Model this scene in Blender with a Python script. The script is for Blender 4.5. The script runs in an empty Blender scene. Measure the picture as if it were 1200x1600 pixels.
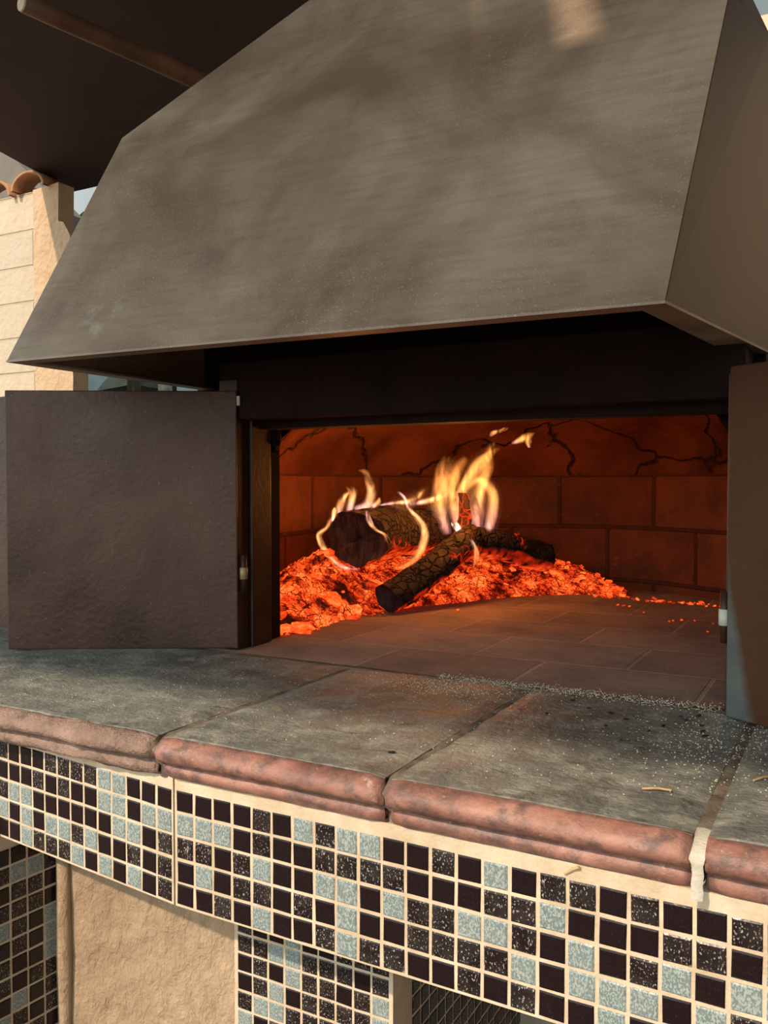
import bpy, bmesh, math, random
from mathutils import Vector, Matrix, noise
C = bpy.context.scene
COL = C.collection
R = math.radians
rnd = random.Random(7)

# ------------------------------------------------------------------ camera
cam_d = bpy.data.cameras.new('camera')
cam = bpy.data.objects.new('camera', cam_d)
COL.objects.link(cam)
C.camera = cam
cam_d.sensor_fit = 'VERTICAL'
cam_d.sensor_height = 36.0
cam_d.lens = 36.0 * 1360.0 / 1600.0
cam_d.clip_start = 0.02
cam.location = (0, 0, 1.29)
cam.rotation_euler = (R(90 - 1.895), 0, R(28.6))

# ------------------------------------------------------------------ light
C.view_settings.view_transform = 'Standard'
C.view_settings.look = 'None'
C.view_settings.exposure = 0.0
C.view_settings.gamma = 1.0
C.view_settings.use_curve_mapping = False
try:
    C.cycles.use_denoising = True
    C.cycles.max_bounces = 8
    C.cycles.transparent_max_bounces = 80
    C.cycles.sample_clamp_indirect = 4.0
except Exception:
    pass
world = bpy.data.worlds.new('world')
C.world = world
world.use_nodes = True
wn = world.node_tree
wn.nodes.clear()
wo = wn.nodes.new('ShaderNodeOutputWorld')
wb = wn.nodes.new('ShaderNodeBackground')
wt = wn.nodes.new('ShaderNodeTexCoord')
wsep = wn.nodes.new('ShaderNodeSeparateXYZ')
wr = wn.nodes.new('ShaderNodeValToRGB')
wr.color_ramp.elements[0].position = 0.35
wr.color_ramp.elements[0].color = (0.20, 0.15, 0.11, 1)
wr.color_ramp.elements[1].position = 0.75
wr.color_ramp.elements[1].color = (0.52, 0.60, 0.60, 1)
e = wr.color_ramp.elements.new(0.49); e.color = (0.40, 0.32, 0.24, 1)
e = wr.color_ramp.elements.new(0.52); e.color = (0.62, 0.68, 0.66, 1)
wm = wn.nodes.new('ShaderNodeMath'); wm.operation = 'MULTIPLY_ADD'
wm.inputs[1].default_value = 0.5; wm.inputs[2].default_value = 0.5
wn.links.new(wt.outputs['Generated'], wsep.inputs[0])
wn.links.new(wsep.outputs['Z'], wm.inputs[0])
wn.links.new(wm.outputs[0], wr.inputs[0])
wn.links.new(wr.outputs[0], wb.inputs['Color'])
# the open terrace side, towards the low sun, is the brightest part of the sky
wd = wn.nodes.new('ShaderNodeVectorMath'); wd.operation = 'DOT_PRODUCT'
wd.inputs[1].default_value = Vector((-0.50, -0.80, 0.33)).normalized()
wn.links.new(wt.outputs['Generated'], wd.inputs[0])
wg = wn.nodes.new('ShaderNodeMapRange')
wg.inputs['From Min'].default_value = -0.2; wg.inputs['From Max'].default_value = 1.0
wg.inputs['To Min'].default_value = 0.55; wg.inputs['To Max'].default_value = 4.2
wn.links.new(wd.outputs['Value'], wg.inputs['Value'])
wn.links.new(wg.outputs[0], wb.inputs['Strength'])
wn.links.new(wb.outputs[0], wo.inputs['Surface'])

sun_d = bpy.data.lights.new('sun', 'SUN')
sun = bpy.data.objects.new('sun', sun_d)
COL.objects.link(sun)
sun_d.energy = 4.0
sun_d.color = (1.0, 0.80, 0.58)
sun_d.angle = R(0.9)
SUN_TO = Vector((-0.15, -0.80, 0.65)).normalized()
sun.rotation_euler = SUN_TO.to_track_quat('Z', 'Y').to_euler()
sun.location = (-4, -4, 6)


# ------------------------------------------------------------------ helpers
def put(o, label=None, cat=None, group=None, kind=None):
    if label: o['label'] = label
    if cat: o['category'] = cat
    if group: o['group'] = group
    if kind: o['kind'] = kind
    return o

def empty(name, loc, label, cat, group=None):
    o = bpy.data.objects.new(name, None)
    COL.objects.link(o)
    o.location = loc
    o.empty_display_size = 0.05
    return put(o, label, cat, group)

class MB:
    def __init__(s):
        s.v = []; s.f = []; s.m = []; s.uv = None
    def add(s, vs, fs, mi=0):
        b = len(s.v)
        s.v += [tuple(v) for v in vs]
        s.f += [tuple(b + i for i in f) for f in fs]
        s.m += [mi] * len(fs)
    def box(s, a, b, mi=0, mat=None):
        x0, y0, z0 = a; x1, y1, z1 = b
        vs = [(x0,y0,z0),(x1,y0,z0),(x1,y1,z0),(x0,y1,z0),(x0,y0,z1),(x1,y0,z1),(x1,y1,z1),(x0,y1,z1)]
        if mat: vs = [mat @ Vector(v) for v in vs]
        s.add(vs, [(0,3,2,1),(4,5,6,7),(0,1,5,4),(1,2,6,5),(2,3,7,6),(3,0,4,7)], mi)
    def tube(s, pts, rad, n=10, mi=0, cap=True, flat=None):
        pts = [Vector(p) for p in pts]
        if not hasattr(rad, '__len__'): rad = [rad] * len(pts)
        b = len(s.v); up = Vector((0, 0, 1))
        prev = None
        for i, p in enumerate(pts):
            t = (pts[min(i+1, len(pts)-1)] - pts[max(i-1, 0)]).normalized()
            if prev is None:
                a = up if abs(t.z) < 0.9 else Vector((1, 0, 0))
                u = t.cross(a).normalized()
            else:
                u = (prev - t * prev.dot(t)).normalized()
            prev = u
            w = t.cross(u)
            for k in range(n):
                an = 2 * math.pi * k / n
                s.v.append(tuple(p + (u * math.cos(an) + w * math.sin(an)) * rad[i]))
        for i in range(len(pts) - 1):
            for k in range(n):
                k2 = (k + 1) % n
                s.f.append((b+i*n+k, b+i*n+k2, b+(i+1)*n+k2, b+(i+1)*n+k)); s.m.append(mi)
        if cap:
            s.f.append(tuple(b + k for k in reversed(range(n)))); s.m.append(mi)
            s.f.append(tuple(b + (len(pts)-1)*n + k for k in range(n))); s.m.append(mi)
    def build(s, name, mats, parent=None, smooth=False, bevel=0.0, seg=2, label=None):
        me = bpy.data.meshes.new(name)
        me.from_pydata(s.v, [], s.f)
        if not isinstance(mats, (list, tuple)): mats = [mats]
        for m in mats: me.materials.append(m)
        for p, mi in zip(me.polygons, s.m):
            p.material_index = mi
            p.use_smooth = smooth
        if s.uv:
            ul = me.uv_layers.new(name='UVMap')
            for p in me.polygons:
                for li in p.loop_indices:
                    ul.data[li].uv = s.uv[me.loops[li].vertex_index]
        me.update()
        o = bpy.data.objects.new(name, me)
        COL.objects.link(o)
        if parent is not None:
            o.parent = parent
            o.matrix_parent_inverse = Matrix.Translation(-Vector(parent_loc(parent)))
        if bevel:
            b = o.modifiers.new('bevel', 'BEVEL'); b.width = bevel; b.segments = seg
            b.limit_method = 'ANGLE'; b.angle_limit = R(35)
        if label: o['label'] = label
        return o

def parent_loc(o):
    # meshes keep location 0 under an offset Empty, so only an Empty needs undoing
    return Vector(o.location) if o.type == 'EMPTY' else Vector((0, 0, 0))

def icoblob(mb, c, r, sub=1, jit=0.25, sc=(1,1,1), mi=0, seed=0):
    bm = bmesh.new()
    bmesh.ops.create_icosphere(bm, subdivisions=sub, radius=1.0)
    rot = Matrix.Rotation(rnd.random()*6.28, 3, 'Z') @ Matrix.Rotation((rnd.random()-.5)*.9, 3, 'X')
    vs = []
    for v in bm.verts:
        n = noise.noise(v.co * 1.7 + Vector((seed*3.1, seed*1.7, seed)))
        k = r * (1 + jit * 1.6 * n + jit * (rnd.random()-.5) * .6)
        p = Vector((v.co.x*sc[0], v.co.y*sc[1], v.co.z*sc[2])) * k
        vs.append(Vector(c) + rot @ p)
    fs = [tuple(v.index for v in f.verts) for f in bm.faces]
    bm.free()
    mb.add(vs, fs, mi)

# ------------------------------------------------------------------ materials
def newmat(name):
    m = bpy.data.materials.new(name); m.use_nodes = True
    nt = m.node_tree; nt.nodes.clear()
    out = nt.nodes.new('ShaderNodeOutputMaterial')
    return m, nt, out

class NT:
    def __init__(s, nt, coord='Object'):
        s.nt = nt
        s.tc = nt.nodes.new('ShaderNodeTexCoord')
        s.co = s.tc.outputs[coord]
    def n(s, t, **kw):
        n = s.nt.nodes.new(t)
        for k, v in kw.items(): setattr(n, k, v)
        return n
    def link(s, a, b): s.nt.links.new(a, b)
    def mapping(s, scale=(1,1,1), rot=(0,0,0), loc=(0,0,0)):
        m = s.n('ShaderNodeMapping')
        m.inputs['Scale'].default_value = scale; m.inputs['Rotation'].default_value = rot
        m.inputs['Location'].default_value = loc
        s.link(s.co, m.inputs['Vector']); return m.outputs[0]
    def noise(s, scale, detail=4, rough=0.55, vec=None, dist=0.0):
        t = s.n('ShaderNodeTexNoise')
        t.inputs['Scale'].default_value = scale; t.inputs['Detail'].default_value = detail
        t.inputs['Roughness'].default_value = rough; t.inputs['Distortion'].default_value = dist
        s.link(vec if vec is not None else s.co, t.inputs['Vector']); return t.outputs['Fac']
    def voro(s, scale, feature='F1', out='Distance', vec=None, rand=1.0):
        t = s.n('ShaderNodeTexVoronoi', feature=feature)
        t.inputs['Scale'].default_value = scale
        t.inputs['Randomness'].default_value = rand
        s.link(vec if vec is not None else s.co, t.inputs['Vector']); return t.outputs[out]
    def ramp(s, fac, stops, interp='LINEAR'):
        r = s.n('ShaderNodeValToRGB'); cr = r.color_ramp; cr.interpolation = interp
        while len(cr.elements) < len(stops): cr.elements.new(0.5)
        for el, (p, c) in zip(cr.elements, stops):
            el.position = p
            el.color = (c, c, c, 1) if not hasattr(c, '__len__') else (*c, 1)
        s.link(fac, r.inputs[0]); return r.outputs[0]
    def mix(s, fac, a, b, mode='MIX'):
        m = s.n('ShaderNodeMix', data_type='RGBA', blend_type=mode)
        for i, v in ((0, fac), (6, a), (7, b)):
            if hasattr(v, 'is_output') or hasattr(v, 'links'): s.link(v, m.inputs[i])
            elif hasattr(v, '__len__'): m.inputs[i].default_value = (*v, 1)
            elif i == 0: m.inputs[i].default_value = v
            else: m.inputs[i].default_value = (v, v, v, 1)
        return m.outputs[2]
    def math(s, op, a, b=0.0):
        m = s.n('ShaderNodeMath', operation=op)
        for i, v in ((0, a), (1, b)):
            if hasattr(v, 'links'): s.link(v, m.inputs[i])
            else: m.inputs[i].default_value = v
        return m.outputs[0]
    def bump(s, h, strength=0.3, dist=0.01):
        b = s.n('ShaderNodeBump'); b.inputs['Strength'].default_value = strength
        b.inputs['Distance'].default_value = dist
        s.link(h, b.inputs['Height']); return b.outputs[0]
    def pbsdf(s, out, col, rough=0.6, bump=None, metal=0.0, spec=0.5, emit=None, emit_s=None):
        p = s.n('ShaderNodeBsdfPrincipled')
        for k, v in (('Base Color', col), ('Roughness', rough), ('Metallic', metal), ('Specular IOR Level', spec)):
            if hasattr(v, 'links'): s.link(v, p.inputs[k])
            elif hasattr(v, '__len__'): p.inputs[k].default_value = (*v, 1)
            else: p.inputs[k].default_value = v
        if bump is not None: s.link(bump, p.inputs['Normal'])
        if emit is not None:
            if hasattr(emit, 'links'): s.link(emit, p.inputs['Emission Color'])
            else: p.inputs['Emission Color'].default_value = (*emit, 1)
            if hasattr(emit_s, 'links'): s.link(emit_s, p.inputs['Emission Strength'])
            else: p.inputs['Emission Strength'].default_value = emit_s
        s.link(p.outputs[0], out.inputs['Surface'])
        return p

def simple(name, c0, c1, scale=8, rough=0.6, bump=0.15, bscale=60, spec=0.4, bdist=0.003, metal=0.0):
    m, nt, out = newmat(name); g = NT(nt)
    col = g.mix(g.ramp(g.noise(scale), [(0.3, 0.0), (0.7, 1.0)]), c0, c1)
    g.pbsdf(out, col, rough, g.bump(g.noise(bscale), bump, bdist), metal, spec)
    return m

def mat_hood():
    m, nt, out = newmat('brown_painted_steel'); g = NT(nt)
    broad = g.ramp(g.noise(3.2, 5, 0.6, dist=0.6), [(0.36, 0.0), (0.64, 1.0)])
    col = g.mix(broad, (0.170, 0.112, 0.076), (0.345, 0.262, 0.190))
    streak = g.noise(10, 5, 0.6, g.mapping((1.2, 1.2, 12)))
    col = g.mix(g.ramp(streak, [(0.45, 0.0), (0.75, 0.35)]), col, (0.09, 0.062, 0.046))
    sp = g.noise(480, 2, 0.5)
    patch = g.ramp(g.noise(5, 3), [(0.35, 0.15), (0.6, 1.0)])
    spk = g.math('MULTIPLY', g.ramp(sp, [(0.60, 0.0), (0.70, 0.85)]), patch)
    col = g.mix(spk, col, (0.42, 0.36, 0.27))
    soot = g.ramp(g.noise(6.5, 6, 0.7, g.mapping((1, 1, .8), loc=(3.3, 1.2, 0))), [(0.60, 0.0), (0.78, 0.55)])
    col = g.mix(soot, col, (0.05, 0.035, 0.028))
    hand = g.ramp(g.noise(28, 5, 0.7), [(0.50, 0.0), (0.64, 0.6)])
    spot = g.n('ShaderNodeVectorMath', operation='DISTANCE'); spot.inputs[1].default_value = (-0.952, 0.907, 1.527)
    g.link(g.co, spot.inputs[0])
    hm = g.math('MULTIPLY', hand, g.ramp(spot.outputs['Value'], [(0.02, 1.0), (0.055, 0.0)]))
    col = g.mix(hm, col, (0.40, 0.36, 0.29))
    ro = g.ramp(g.noise(9, 4), [(0.3, 0.42), (0.7, 0.58)])
    g.pbsdf(out, col, ro, g.bump(g.noise(220, 3), 0.10, 0.002), 0.0, 0.5)
    return m

def mat_door():
    m, nt, out = newmat('dark_oxide_steel'); g = NT(nt)
    broad = g.ramp(g.noise(4.5, 5, 0.6, dist=0.5), [(0.35, 0.0), (0.7, 1.0)])
    col = g.mix(broad, (0.042, 0.014, 0.009), (0.105, 0.052, 0.034))
    scr = g.noise(26, 4, 0.6, g.mapping((9, 9, 1)))
    col = g.mix(g.ramp(scr, [(0.68, 0.0), (0.78, 0.45)]), col, (0.22, 0.18, 0.15))
    sp = g.ramp(g.noise(260, 2), [(0.70, 0.0), (0.76, 0.7)])
    col = g.mix(sp, col, (0.25, 0.20, 0.15))
    g.pbsdf(out, col, g.ramp(g.noise(7), [(0.3, 0.30), (0.7, 0.50)]), g.bump(g.noise(110, 4), 0.3, 0.003), 0.0, 0.34)
    return m

def mat_leaf():
    m, nt, out = newmat('grey_marked_steel'); g = NT(nt)
    broad = g.ramp(g.noise(5, 5, 0.6), [(0.35, 0.0), (0.7, 1.0)])
    col = g.mix(broad, (0.056, 0.022, 0.010), (0.082, 0.037, 0.018))
    sx = g.n('ShaderNodeSeparateXYZ'); g.link(g.co, sx.inputs[0])
    # paler grey mark low down by the hinge edge (its own outline, slanting to the floor)
    t = g.math('ADD', g.math('MULTIPLY', g.math('ADD', sx.outputs['X'], 0.138), 5.2), g.math('SUBTRACT', sx.outputs['Z'], 1.13))
    t = g.math('ADD', t, g.math('MULTIPLY', g.math('SUBTRACT', g.noise(16, 4), 0.5), 0.10))
    mk = g.ramp(t, [(-0.0, 1.0), (0.06, 0.0)])
    ash = g.mix(g.noise(30, 5), (0.060, 0.064, 0.064), (0.135, 0.140, 0.130))
    col = g.mix(mk, col, ash)
    g.pbsdf(out, col, 0.5, g.bump(g.noise(150, 3), 0.1, 0.002), 0.0, 0.12)
    return m

def mat_slab():
    m, nt, out = newmat('grey_stone_slab'); g = NT(nt)
    a = g.ramp(g.noise(5.5, 6, 0.65, dist=0.4), [(0.32, 0.0), (0.68, 1.0)])
    col = g.mix(a, (0.092, 0.090, 0.084), (0.220, 0.226, 0.202))
    b = g.ramp(g.noise(24, 6, 0.7), [(0.46, 0.0), (0.66, 1.0)])
    col = g.mix(g.math('MULTIPLY', b, 0.75), col, (0.37, 0.36, 0.30))
    d = g.ramp(g.noise(13, 6, 0.75, g.mapping((1, 2.2, 1), loc=(4, 2, 0))), [(0.56, 0.0), (0.68, 0.8)])
    col = g.mix(d, col, (0.045, 0.038, 0.036))
    sp = g.ramp(g.noise(300, 2), [(0.66, 0.0), (0.73, 0.9)])
    col = g.mix(g.math('MULTIPLY', sp, g.ramp(g.noise(4.5, 4), [(0.38, 0.1), (0.6, 1.0)])), col, (0.55, 0.48, 0.38))
    hh = g.math('ADD', g.noise(30, 6, 0.65), g.math('MULTIPLY', g.noise(160, 3), 0.5))
    g.pbsdf(out, col, g.ramp(g.noise(12), [(0.3, 0.45), (0.7, 0.7)]), g.bump(hh, 0.7, 0.005), 0.0, 0.35)
    return m

def mat_terra():
    m, nt, out = newmat('glazed_terracotta'); g = NT(nt)
    a = g.ramp(g.noise(9, 6, 0.7, g.mapping((1, 2, 2))), [(0.32, 0.0), (0.66, 1.0)])
    col = g.mix(a, (0.15, 0.056, 0.044), (0.40, 0.195, 0.145))
    b = g.ramp(g.noise(36, 6, 0.75), [(0.46, 0.0), (0.62, 0.85)])
    col = g.mix(b, col, (0.11, 0.066, 0.060))
    c = g.ramp(g.noise(55, 4, 0.7, g.mapping((1,1,1), loc=(2,5,1))), [(0.64, 0.0), (0.70, 0.7)])
    col = g.mix(c, col, (0.50, 0.36, 0.30))
    hh = g.noise(90, 6, 0.7)
    g.pbsdf(out, col, g.ramp(g.noise(30, 4), [(0.3, 0.32), (0.7, 0.6)]), g.bump(hh, 0.6, 0.003), 0.0, 0.5)
    return m

def mat_rough_terra():
    m, nt, out = newmat('worn_pink_render'); g = NT(nt)
    a = g.ramp(g.noise(14, 6, 0.7), [(0.35, 0.0), (0.68, 1.0)])
    col = g.mix(a, (0.20, 0.125, 0.100), (0.40, 0.27, 0.21))
    d = g.ramp(g.noise(40, 5, 0.7), [(0.56, 0.0), (0.68, 0.7)])
    col = g.mix(d, col, (0.10, 0.075, 0.062))
    hh = g.math('ADD', g.noise(45, 6, 0.7), g.noise(140, 4, 0.7))
    g.pbsdf(out, col, 0.75, g.bump(hh, 0.8, 0.006), 0.0, 0.3)
    return m

def mat_tile(name, base, fleck, amount, rough, wash=0.06):
    m, nt, out = newmat(name); g = NT(nt)
    v = g.noise(620, 2, 0.6, g.mapping((1, 1, .6)))
    col = g.mix(g.ramp(v, [(amount, 0.0), (amount + 0.09, 1.0)]), base, fleck)
    col = g.mix(g.ramp(g.noise(40, 4), [(0.4, 0.0), (0.8, wash)]), col, fleck)
    g.pbsdf(out, col, rough, g.bump(g.noise(60, 3), 0.2, 0.002), 0.0, 0.28)
    return m

def mat_grout():
    m, nt, out = newmat('cream_grout'); g = NT(nt)
    a = g.ramp(g.noise(18, 5, 0.7), [(0.35, 0.0), (0.7, 1.0)])
    col = g.mix(a, (0.50, 0.38, 0.26), (0.68, 0.56, 0.42))
    g.pbsdf(out, col, 0.85, g.bump(g.noise(280, 4), 0.4, 0.002), 0.0, 0.2)
    return m

def mat_plaster():
    m, nt, out = newmat('cream_trowelled_plaster'); g = NT(nt)
    a = g.ramp(g.noise(7, 5, 0.6), [(0.3, 0.0), (0.7, 1.0)])
    col = g.mix(a, (0.40, 0.280, 0.180), (0.53, 0.385, 0.260))
    crack = g.ramp(g.noise(20, 7, 0.75), [(0.66, 0.0), (0.72, 0.6)])
    col = g.mix(crack, col, (0.22, 0.14, 0.08))
    hh = g.math('ADD', g.noise(60, 7, 0.66, g.mapping((1.0, 1, 0.6), rot=(0, R(35), 0)), dist=0.25), g.math('MULTIPLY', g.noise(14, 4), 1.2))
    g.pbsdf(out, col, 0.85, g.bump(hh, 1.0, 0.010), 0.0, 0.2)
    return m

def mat_brick_uv(name, c0, c1, mortar, bw, bh, msize, bstr=0.6, sootmix=0.6, soot=(0.03, 0.018, 0.012)):
    m, nt, out = newmat(name); g = NT(nt)
    b = g.n('ShaderNodeTexBrick')
    g.link(g.tc.outputs['UV'], b.inputs['Vector'])
    b.inputs['Scale'].default_value = 1.0
    b.inputs['Brick Width'].default_value = bw; b.inputs['Row Height'].default_value = bh
    b.inputs['Mortar Size'].default_value = msize
    b.inputs['Mortar Smooth'].default_value = 0.4
    b.inputs['Color1'].default_value = (*c0, 1); b.inputs['Color2'].default_value = (*c1, 1)
    b.inputs['Mortar'].default_value = (*mortar, 1)
    s = g.ramp(g.noise(6, 6, 0.7), [(0.40, 0.0), (0.66, sootmix)])
    col = g.mix(s, b.outputs['Color'], soot)
    f = g.ramp(g.noise(38, 5, 0.7), [(0.60, 0.0), (0.72, 0.4)])
    col = g.mix(f, col, (c1[0]*1.7, c1[1]*1.7, c1[2]*1.7))
    hh = g.math('SUBTRACT', g.math('MULTIPLY', g.noise(40, 6, 0.7), 0.5), b.outputs['Fac'])
    g.pbsdf(out, col, 0.85, g.bump(hh, bstr, 0.008), 0.0, 0.2)
    return m

def mat_vault():
    m, nt, out = newmat('cracked_sooty_vault'); g = NT(nt)
    w = g.n('ShaderNodeVectorMath', operation='ADD')
    nn = g.n('ShaderNodeTexNoise'); nn.inputs['Scale'].default_value = 6; nn.inputs['Detail'].default_value = 5
    g.link(g.co, nn.inputs['Vector'])
    sc = g.n('ShaderNodeVectorMath', operation='SCALE'); sc.inputs['Scale'].default_value = 0.30
    g.link(nn.outputs['Color'], sc.inputs[0]); g.link(g.co, w.inputs[0]); g.link(sc.outputs[0], w.inputs[1])
    ed = g.voro(2.6, 'DISTANCE_TO_EDGE', 'Distance', w.outputs[0])
    crack = g.ramp(ed, [(0.004, 1.0), (0.020, 0.0)])
    base = g.mix(g.ramp(g.noise(7, 5), [(.35, 0.0), (.68, 1.0)]), (0.070, 0.020, 0.009), (0.150, 0.047, 0.020))
    col = g.mix(crack, base, (0.025, 0.012, 0.009))
    g.pbsdf(out, col, 0.9, g.bump(g.math('SUBTRACT', g.noise(30, 5), crack), 0.8, 0.01), 0.0, 0.1)
    return m

def mat_ember():
    m, nt, out = newmat('glowing_embers'); g = NT(nt)
    w = g.n('ShaderNodeVectorMath', operation='ADD')
    nn = g.n('ShaderNodeTexNoise'); nn.inputs['Scale'].default_value = 22; nn.inputs['Detail'].default_value = 4
    g.link(g.co, nn.inputs['Vector'])
    sc = g.n('ShaderNodeVectorMath', operation='SCALE'); sc.inputs['Scale'].default_value = 0.035
    g.link(nn.outputs['Color'], sc.inputs[0]); g.link(g.co, w.inputs[0]); g.link(sc.outputs[0], w.inputs[1])
    ed = g.voro(52, 'DISTANCE_TO_EDGE', 'Distance', w.outputs[0])
    crack = g.ramp(ed, [(0.0, 0.05), (0.07, 1.0)])
    ed2 = g.voro(150, 'DISTANCE_TO_EDGE', 'Distance', w.outputs[0])
    crack2 = g.ramp(ed2, [(0.0, 0.35), (0.10, 1.0)])
    heat = g.ramp(g.noise(12, 6, 0.7), [(0.385, 0.02), (0.465, 0.42), (0.57, 0.90), (0.67, 1.0)])
    t = g.math('MULTIPLY', g.math('MULTIPLY', crack, crack2), heat)
    colr = g.ramp(t, [(0.0, (0.03, 0.001, 0.0)), (0.22, (0.30, 0.010, 0.001)), (0.50, (0.95, 0.060, 0.008)), (0.78, (1.0, 0.130, 0.018)), (1.0, (1.0, 0.30, 0.06))])
    st = g.ramp(t, [(0.0, 0.25), (0.5, 0.85), (1.0, 1.0)])
    g.pbsdf(out, (0.03, 0.02, 0.018), 0.9, g.bump(g.math('ADD', crack, g.noise(60, 4)), 0.7, 0.008), 0.0, 0.1, colr, g.math('MULTIPLY', st, EMBER))
    return m

def mat_coal():
    m, nt, out = newmat('hot_coal'); g = NT(nt)
    heat = g.noise(1.6, 5, 0.7)
    oi = g.n('ShaderNodeObjectInfo')
    h2 = g.math('ADD', heat, g.math('MULTIPLY', g.math('SUBTRACT', oi.outputs['Random'], 0.5), 0.35))
    colr = g.ramp(h2, [(0.30, (0.03, 0.002, 0.0)), (0.46, (0.60, 0.03, 0.004)), (0.60, (1.0, 0.095, 0.012)), (0.80, (1.0, 0.26, 0.06))])
    g.pbsdf(out, (0.05, 0.03, 0.025), 0.9, g.bump(g.noise(3, 4), 0.6, 0.2), 0.0, 0.1, colr, EMBER * 1.0)
    return m

def mat_char(glow):
    m, nt, out = newmat('charred_wood' if glow < .3 else 'glowing_charred_wood'); g = NT(nt)
    w_ = g.n('ShaderNodeVectorMath', operation='ADD')
    n_ = g.n('ShaderNodeTexNoise'); n_.inputs['Scale'].default_value = 16; n_.inputs['Detail'].default_value = 4
    g.link(g.co, n_.inputs['Vector'])
    s_ = g.n('ShaderNodeVectorMath', operation='SCALE'); s_.inputs['Scale'].default_value = 0.06
    g.link(n_.outputs['Color'], s_.inputs[0]); g.link(g.co, w_.inputs[0]); g.link(s_.outputs[0], w_.inputs[1])
    v = w_.outputs[0]
    ed = g.voro(46, 'DISTANCE_TO_EDGE', 'Distance', v)
    block = g.ramp(ed, [(0.01, 0.0), (0.13, 1.0)])
    col = g.mix(block, (0.008, 0.004, 0.003), (0.034, 0.020, 0.016))
    ash = g.ramp(g.noise(34, 7, 0.8), [(0.56, 0.0), (0.70, 0.7)])
    col = g.mix(g.math('MULTIPLY', ash, block), col, (0.19, 0.125, 0.085))
    inv = g.math('SUBTRACT', 1.0, block)
    hot = g.ramp(g.noise(11, 4, 0.6), [(0.52 - glow * .22, 0.0), (0.70 - glow * .15, 1.0)])
    t = g.math('MULTIPLY', inv, hot)
    geo = g.n('ShaderNodeNewGeometry'); sz = g.n('ShaderNodeSeparateXYZ'); g.link(geo.outputs['Normal'], sz.inputs[0])
    under = g.ramp(g.math('SUBTRACT', 0.0, sz.outputs['Z']), [(0.35, 0.0), (0.9, 1.0)])
    t = g.math('ADD', t, g.math('MULTIPLY', under, g.ramp(g.noise(40, 5), [(0.38, 0.0), (0.6, 0.8)])))
    ec = g.ramp(t, [(0.0, (0.0, 0.0, 0.0)), (0.35, (0.4, 0.014, 0.002)), (1.0, (1.0, 0.10, 0.016))])
    g.pbsdf(out, col, 0.8, g.bump(block, 0.9, 0.012), 0.0, 0.25, ec, EMBER * 0.9)
    return m

def mat_flame(name, c_lo, c_mid, c_hi, strength):
    """glowing gas in nested, see-through shells; u runs along the tongue, every shell only adds its own light"""
    m, nt, out = newmat(name); g = NT(nt)
    sx = g.n('ShaderNodeSeparateXYZ'); g.link(g.tc.outputs['UV'], sx.inputs[0])
    col = g.ramp(sx.outputs['X'], [(0.0, c_lo), (0.35, c_mid), (1.0, c_hi)])
    fade = g.ramp(sx.outputs['X'], [(0.0, 0.15), (0.12, 0.9), (0.65, 1.0), (1.0, 0.05)])
    w = g.ramp(g.noise(34, 3, 0.6, g.mapping((1, 1, .35)), dist=1.4), [(0.40, 0.06), (0.64, 1.0)])
    em = g.n('ShaderNodeEmission'); tr = g.n('ShaderNodeBsdfTransparent'); ad = g.n('ShaderNodeAddShader')
    g.link(col, em.inputs['Color'])
    g.link(g.math('MULTIPLY', g.math('MULTIPLY', w, fade), strength), em.inputs['Strength'])
    g.link(em.outputs[0], ad.inputs[0]); g.link(tr.outputs[0], ad.inputs[1])
    g.link(ad.outputs[0], out.inputs['Surface'])
    return m

EMBER = 1.35
M = {}
M['hood'] = mat_hood(); M['door'] = mat_door(); M['leaf'] = mat_leaf()
M['hoodshade'] = simple('shade_tinted_side_steel', (0.060, 0.030, 0.016), (0.095, 0.052, 0.030), 3, 0.5, 0.1, 200, 0.35)  # shade of the hood's right side, put into a darker brown
M['sooty'] = simple('sooty_steel', (0.008, 0.0035, 0.003), (0.018, 0.008, 0.006), 12, 0.8, 0.2, 120, 0.12)
M['jamb'] = simple('rusty_jamb_steel', (0.022, 0.008, 0.005), (0.050, 0.021, 0.012), 22, 0.5, 0.25, 90, 0.4)
M['brass'] = simple('dull_brass', (0.28, 0.19, 0.09), (0.42, 0.31, 0.17), 30, 0.4, 0.1, 90, 0.5)
M['pale_steel'] = simple('ash_white_steel', (0.36, 0.38, 0.33), (0.55, 0.55, 0.48), 60, 0.6, 0.2, 200, 0.3)
M['slab'] = mat_slab(); M['terra'] = mat_terra(); M['rterra'] = mat_rough_terra()
M['mortar'] = simple('grey_mortar', (0.085, 0.065, 0.050), (0.24, 0.195, 0.145), 30, 0.9, 0.6, 150, 0.2)
M['pale_mortar'] = simple('pale_mortar', (0.40, 0.36, 0.29), (0.60, 0.56, 0.47), 40, 0.85, 0.6, 150, 0.2)
M['black'] = mat_tile('black_glass_tile', (0.012, 0.006, 0.007), (0.030, 0.018, 0.018), 0.62, 0.10)
M['spark'] = mat_tile('black_flecked_tile', (0.014, 0.008, 0.008), (0.46, 0.42, 0.38), 0.60, 0.16)
M['grey'] = mat_tile('blue_grey_tile', (0.155, 0.195, 0.195), (0.34, 0.38, 0.365), 0.48, 0.24, .2)
M['grout'] = mat_grout(); M['plaster'] = mat_plaster()
M['fire'] = mat_brick_uv('fire_brick', (0.115, 0.034, 0.014), (0.160, 0.050, 0.021), (0.070, 0.021, 0.010), 0.27, 0.145, 0.006, 0.9, 0.8)
M['hearth'] = mat_brick_uv('hearth_brick', (0.28, 0.19, 0.15), (0.36, 0.25, 0.20), (0.42, 0.30, 0.23), 0.26, 0.19, 0.004, 0.4, 0.55, (0.06, 0.05, 0.05))
M['vault'] = mat_vault(); M['ember'] = mat_ember(); M['coal'] = mat_coal(); M['char'] = mat_char(-0.5); M['hotchar'] = mat_char(0.8); M['warmchar'] = mat_char(-0.1)
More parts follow.
